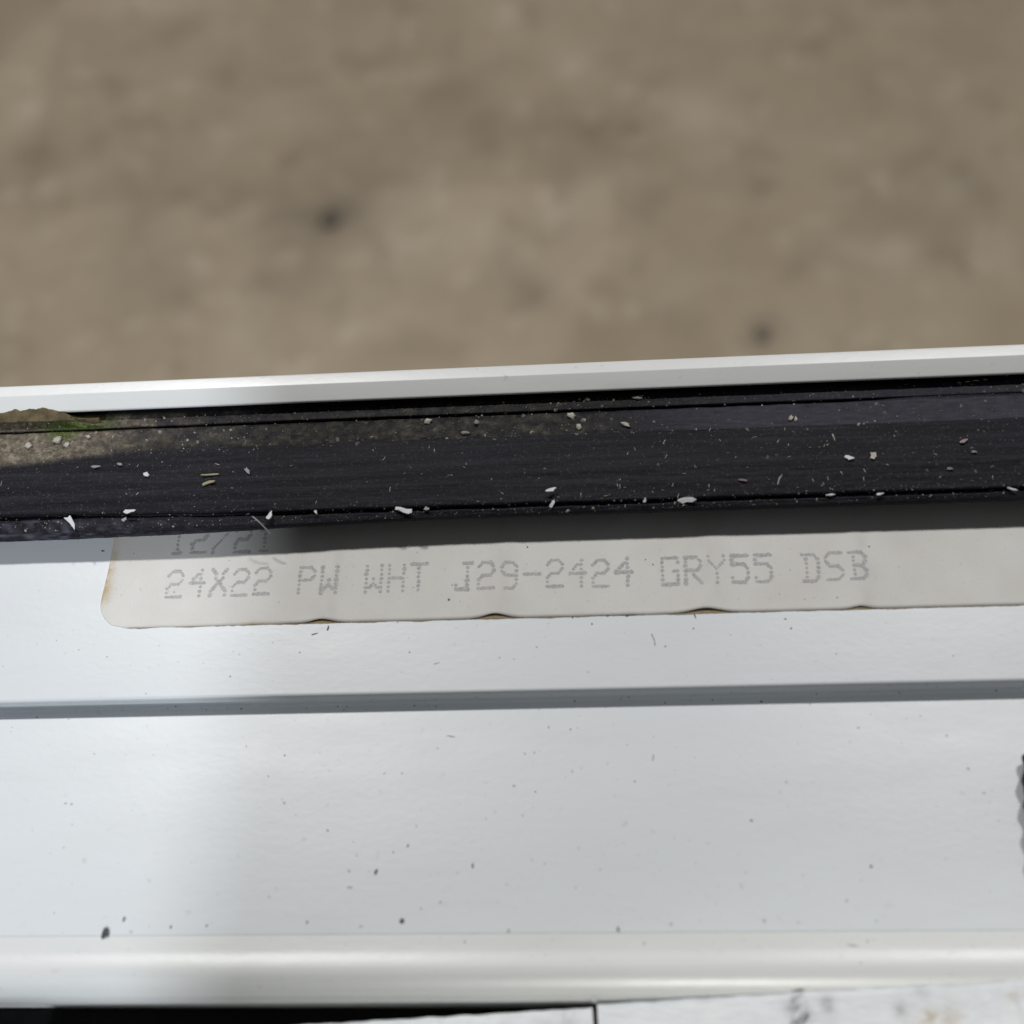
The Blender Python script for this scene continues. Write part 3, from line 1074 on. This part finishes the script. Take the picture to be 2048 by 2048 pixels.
def put(fl, px, py, w=4.0, h=4.0):
    ang = rnd.uniform(-20, 20)
    q, nrm = hit(px, py, [rail_prof])
    if 1000 < py < 1250 - px * .025 and px > 210:
        q = q + nrm * .14 * MM
    fl.add(q + nrm * .02 * MM, nrm, w * PXMM * MM * .95, h * PXMM * MM * .95, .03 * MM, ang, rnd)


for lst, fl, ox in ((S4, dark, 0), (S4f, faint, 0), (S5, dark, 680), (S5f, faint, 680), (S6, dark, 1348), (S6f, faint, 1348)):
    for e in lst:
        put(fl, ox + e[0] * .3975, 1280 + e[1] * .3975, *(e[2:] or (3.6, 3.6)))
for e in LST:
    put(dark, *e)
for e in ((972, 1637, 4.5, 4.5), (1841, 1432, 5, 3), (1625, 1563, 3, 3), (2030, 1649, 3, 4)):
    put(white, *e)
for k in range(520):
    px, py = rnd.uniform(0, 2048), rnd.uniform(1240, 1990)
    s = 1.2 * math.exp(rnd.gauss(.1, .4))
    put(faint if rnd.random() < .8 else dark, px, py, s, s * rnd.uniform(.7, 1.6))
for k in range(150):
    px = rnd.uniform(215, 2048); py = rnd.uniform(1095, 1235) - px * .02
    s = 1.1 * math.exp(rnd.gauss(.1, .4))
    put(faint, px, py, s, s)
for k in range(60):                                   # grit caught in the groove
    px = rnd.uniform(0, 2048)
    py = 1401 + (1024 - px) * .0285 + rnd.uniform(-13, 13)
    sz = 1.6 * math.exp(rnd.gauss(.2, .4))
    put(dark, px, py, sz, sz)
dark.build('dark_specks', M_SPECK, kind='stuff', label='tiny dark specks of dirt on the white frame and label')
faint.build('faint_specks', M_FAINT, kind='stuff', label='faint grey specks and smears on the white frame and label')
white.build('bright_specks', M_CHIP, kind='stuff', label='a few tiny bright specks on the white frame')

# shiny bead-like crumb near the lower left
q, nrm = hit(212, 1866, [rail_prof])
M_CRUMB = simple('glossy_crumb', (0.10, 0.10, 0.105), 0.12, .7, 4000)
o = new_obj('metal_crumb', lump('metal_crumb', .36 * MM, .50 * MM, .26 * MM, M_CRUMB, 9, 2, .6, 2.2), None, None,
            label='shiny dark crumb on the wide white face near the lower left corner', category='crumb')
o.location = q + nrm * .15 * MM
# hair mark under the label
p = [hit(1303 + 7 * math.sin(k * .18), 1268 + 22 * k / 9, [rail_prof])[0] + Vector((0, 0, .00006)) for k in range(10)]
V, F = tube(p, .00005)
new_obj('hair', mesh_from(V, F, 'hair'), M_FAINT, None, label='short curved hair on the white strip below the label', category='hair')

# ------------------------------------------------------------------ painted board at the bottom
BZ = FZ - .2
board = empty('painted_board', (0, -.07, (BZ - 18) * MM), 'white painted board with a dark joint crossing it along the bottom of the view', 'board')
b_inv = Matrix.Translation(board.location).inverted()
pL0, pL1 = at(450, 2053, BZ), at(1183, 2009, BZ)
pR0, pR1 = at(1193, 2003, BZ), at(2048, 1958, BZ)


def board_piece(p0, p1, ext0, ext1, nx, ny, seed):
    d = (p1 - p0).normalized()
    nrm = Vector((d.y, -d.x, 0))                     # toward the viewer
    a = p0 - d * ext0
    L = ((p1 + d * ext1) - a).length
    depth = .09
    V, F, st, ru = [], [], [], []
    for i in range(nx + 1):
        for j in range(ny + 1):
            w = depth * (j / ny) ** 1.6
            q = a + d * (L * i / nx) + nrm * w
            if j == 0:
                q += nrm * (.00010 * nz(q.x / MM * .6, seed))
            x, y = q.x / MM, q.y / MM
            z = BZ + .10 * nz(x * .25, y * .3, seed) + .05 * nz(x * .9, y * .5, seed + 3)
            z -= 1.5 * (1 - sstep(-5, 52, x))
            if j == 0:
                z -= .15
            s = 0
            for (sx, sy, rx, ry, k) in ((1592, 2012, 1.0, .8, .8), (1606, 2034, 1.1, .7, .75), (1655, 2006, .7, .7, .75), (1803, 2024, .6, .9, .8), (1845, 1985, .8, .4, .5),
                                        (1130, 2038, 1.0, 1.3, .35), (1010, 2043, .7, .5, .3), (1660, 2044, .7, .3, .4), (1100, 2046, 1.4, .3, .3)):
                c = at(sx, sy, BZ) / MM
                s += k * math.exp(-((x - c.x) / rx) ** 2 - ((y - c.y) / ry) ** 2)
            r_ = 0
            for (sx, sy, rx, ry) in ((1880, 2048, 2.2, .9), (1850, 2030, 1.0, .6), (2030, 1990, .7, .5), (1900, 2010, .8, .4)):
                c = at(sx, sy, BZ) / MM
                r_ += .8 * math.exp(-((x - c.x) / rx) ** 2 - ((y - c.y) / ry) ** 2)
            # raised brush ridges at the right, a shallow dent at the big stain
            c = at(1600, 2020, BZ) / MM
            z -= .5 * math.exp(-((x - c.x) / .9) ** 2 - ((y - c.y) / 1.2) ** 2)
            rough = sstep(25, 50, x)
            z += rough * .16 * nz((x + y) * .9, (x - y) * .35, 9)
            V.append((x * MM, y * MM, z * MM)); st.append(min(1, s)); ru.append(min(1, r_))
    n1 = ny + 1
    for i in range(nx):
        for j in range(ny):
            k = i * n1 + j
            F.append((k, k + 1, k + n1 + 1, k + n1))
    # sides and bottom
    nb = len(V)
    loop = [i * n1 for i in range(nx + 1)] + [nx * n1 + j for j in range(1, n1)] + [i * n1 + ny for i in range(nx - 1, -1, -1)] + [j for j in range(ny - 1, 0, -1)]
    for k in loop:
        V.append((V[k][0], V[k][1], (BZ - 18) * MM)); st.append(0); ru.append(0)
    m = len(loop)
    for k in range(m):
        F.append((loop[k], loop[(k + 1) % m], nb + (k + 1) % m, nb + k))
    F.append(tuple(nb + k for k in reversed(range(m))))
    me = mesh_from(V, F, 'board_length', True, 40)
    bm = bmesh.new(); bm.from_mesh(me); bmesh.ops.recalc_face_normals(bm, faces=bm.faces); bm.to_mesh(me); bm.free()
    set_attr(me, 'stain', st); set_attr(me, 'rust', ru)
    o = new_obj('board_length', me, M_BOARD, board)
    o.matrix_parent_inverse = b_inv
    return o


board_piece(pL0, pL1, .02, 0, 150, 30, 3)
board_piece(pR0, pR1, 0, .02, 220, 40, 8)
# dark filler deep in the joint
d = (pR1 - pR0).normalized(); nn = Vector((d.y, -d.x, 0))
j0 = (pL1 + pR0) / 2 + nn * .0004
V = []
for w in (0.0, .088):
    for s in (-1, 1):
        for z in (BZ - 2.6, BZ - 17):
            q = j0 + nn * w + d * s * .0009
            V.append((q.x, q.y, z * MM))
F = [(0, 2, 6, 4), (0, 1, 3, 2), (4, 6, 7, 5), (0, 4, 5, 1), (2, 3, 7, 6), (1, 5, 7, 3)]
o = new_obj('joint_filler', mesh_from(V, F, 'joint_filler', False), M_BARK, board)
o.matrix_parent_inverse = b_inv
# paint curl standing in the dent
p = [at(1588 + 22 * u, 2034 - 22 * u ** 1.3, BZ + .1 + .22 * math.sin(u * 3)) for u in [k / 8 for k in range(9)]]
V, F = tube(p, .00026)
new_obj('paint_curl', mesh_from(V, F, 'paint_curl'), M_CHIP, None, label='curled white paint shaving in the dark dent of the board', category='shaving')

# ------------------------------------------------------------------ threaded bolt at the right edge
RB, PITCH = 1.5, 2.62
c = at(2055, 1690, FZ + RB)
bolt = empty('bolt', (c.x + RB * MM, c.y, c.z), 'dark threaded bolt just entering the right edge above the wide white face', 'bolt')
V, F = [], []
nt_, nr = 220, 20
LEN = 18.0
for i in range(nt_ + 1):
    y = (i / nt_ - .5) * LEN
    for k in range(nr):
        an = 2 * math.pi * k / nr
        ph = (y / PITCH + an / (2 * math.pi)) % 1.0
        tri = abs(ph - .5) * 2
        end = min(1, max(0, (LEN / 2 - abs(y)) / 4.0)) ** .5
        r = (RB - .5 + .5 * tri ** .8) * (.72 + .28 * end)
        V.append((r * math.cos(an) * MM, y * MM, r * math.sin(an) * MM))
for i in range(nt_):
    for k in range(nr):
        F.append((i * nr + k, i * nr + (k + 1) % nr, (i + 1) * nr + (k + 1) % nr, (i + 1) * nr + k))
F.append(tuple(range(nr))); F.append(tuple(nt_ * nr + k for k in reversed(range(nr))))
new_obj('threaded_shank', mesh_from(V, F, 'threaded_shank', True, 60), M_STEEL, bolt)
bolt.rotation_euler = (0, 0, math.radians(-3.2))
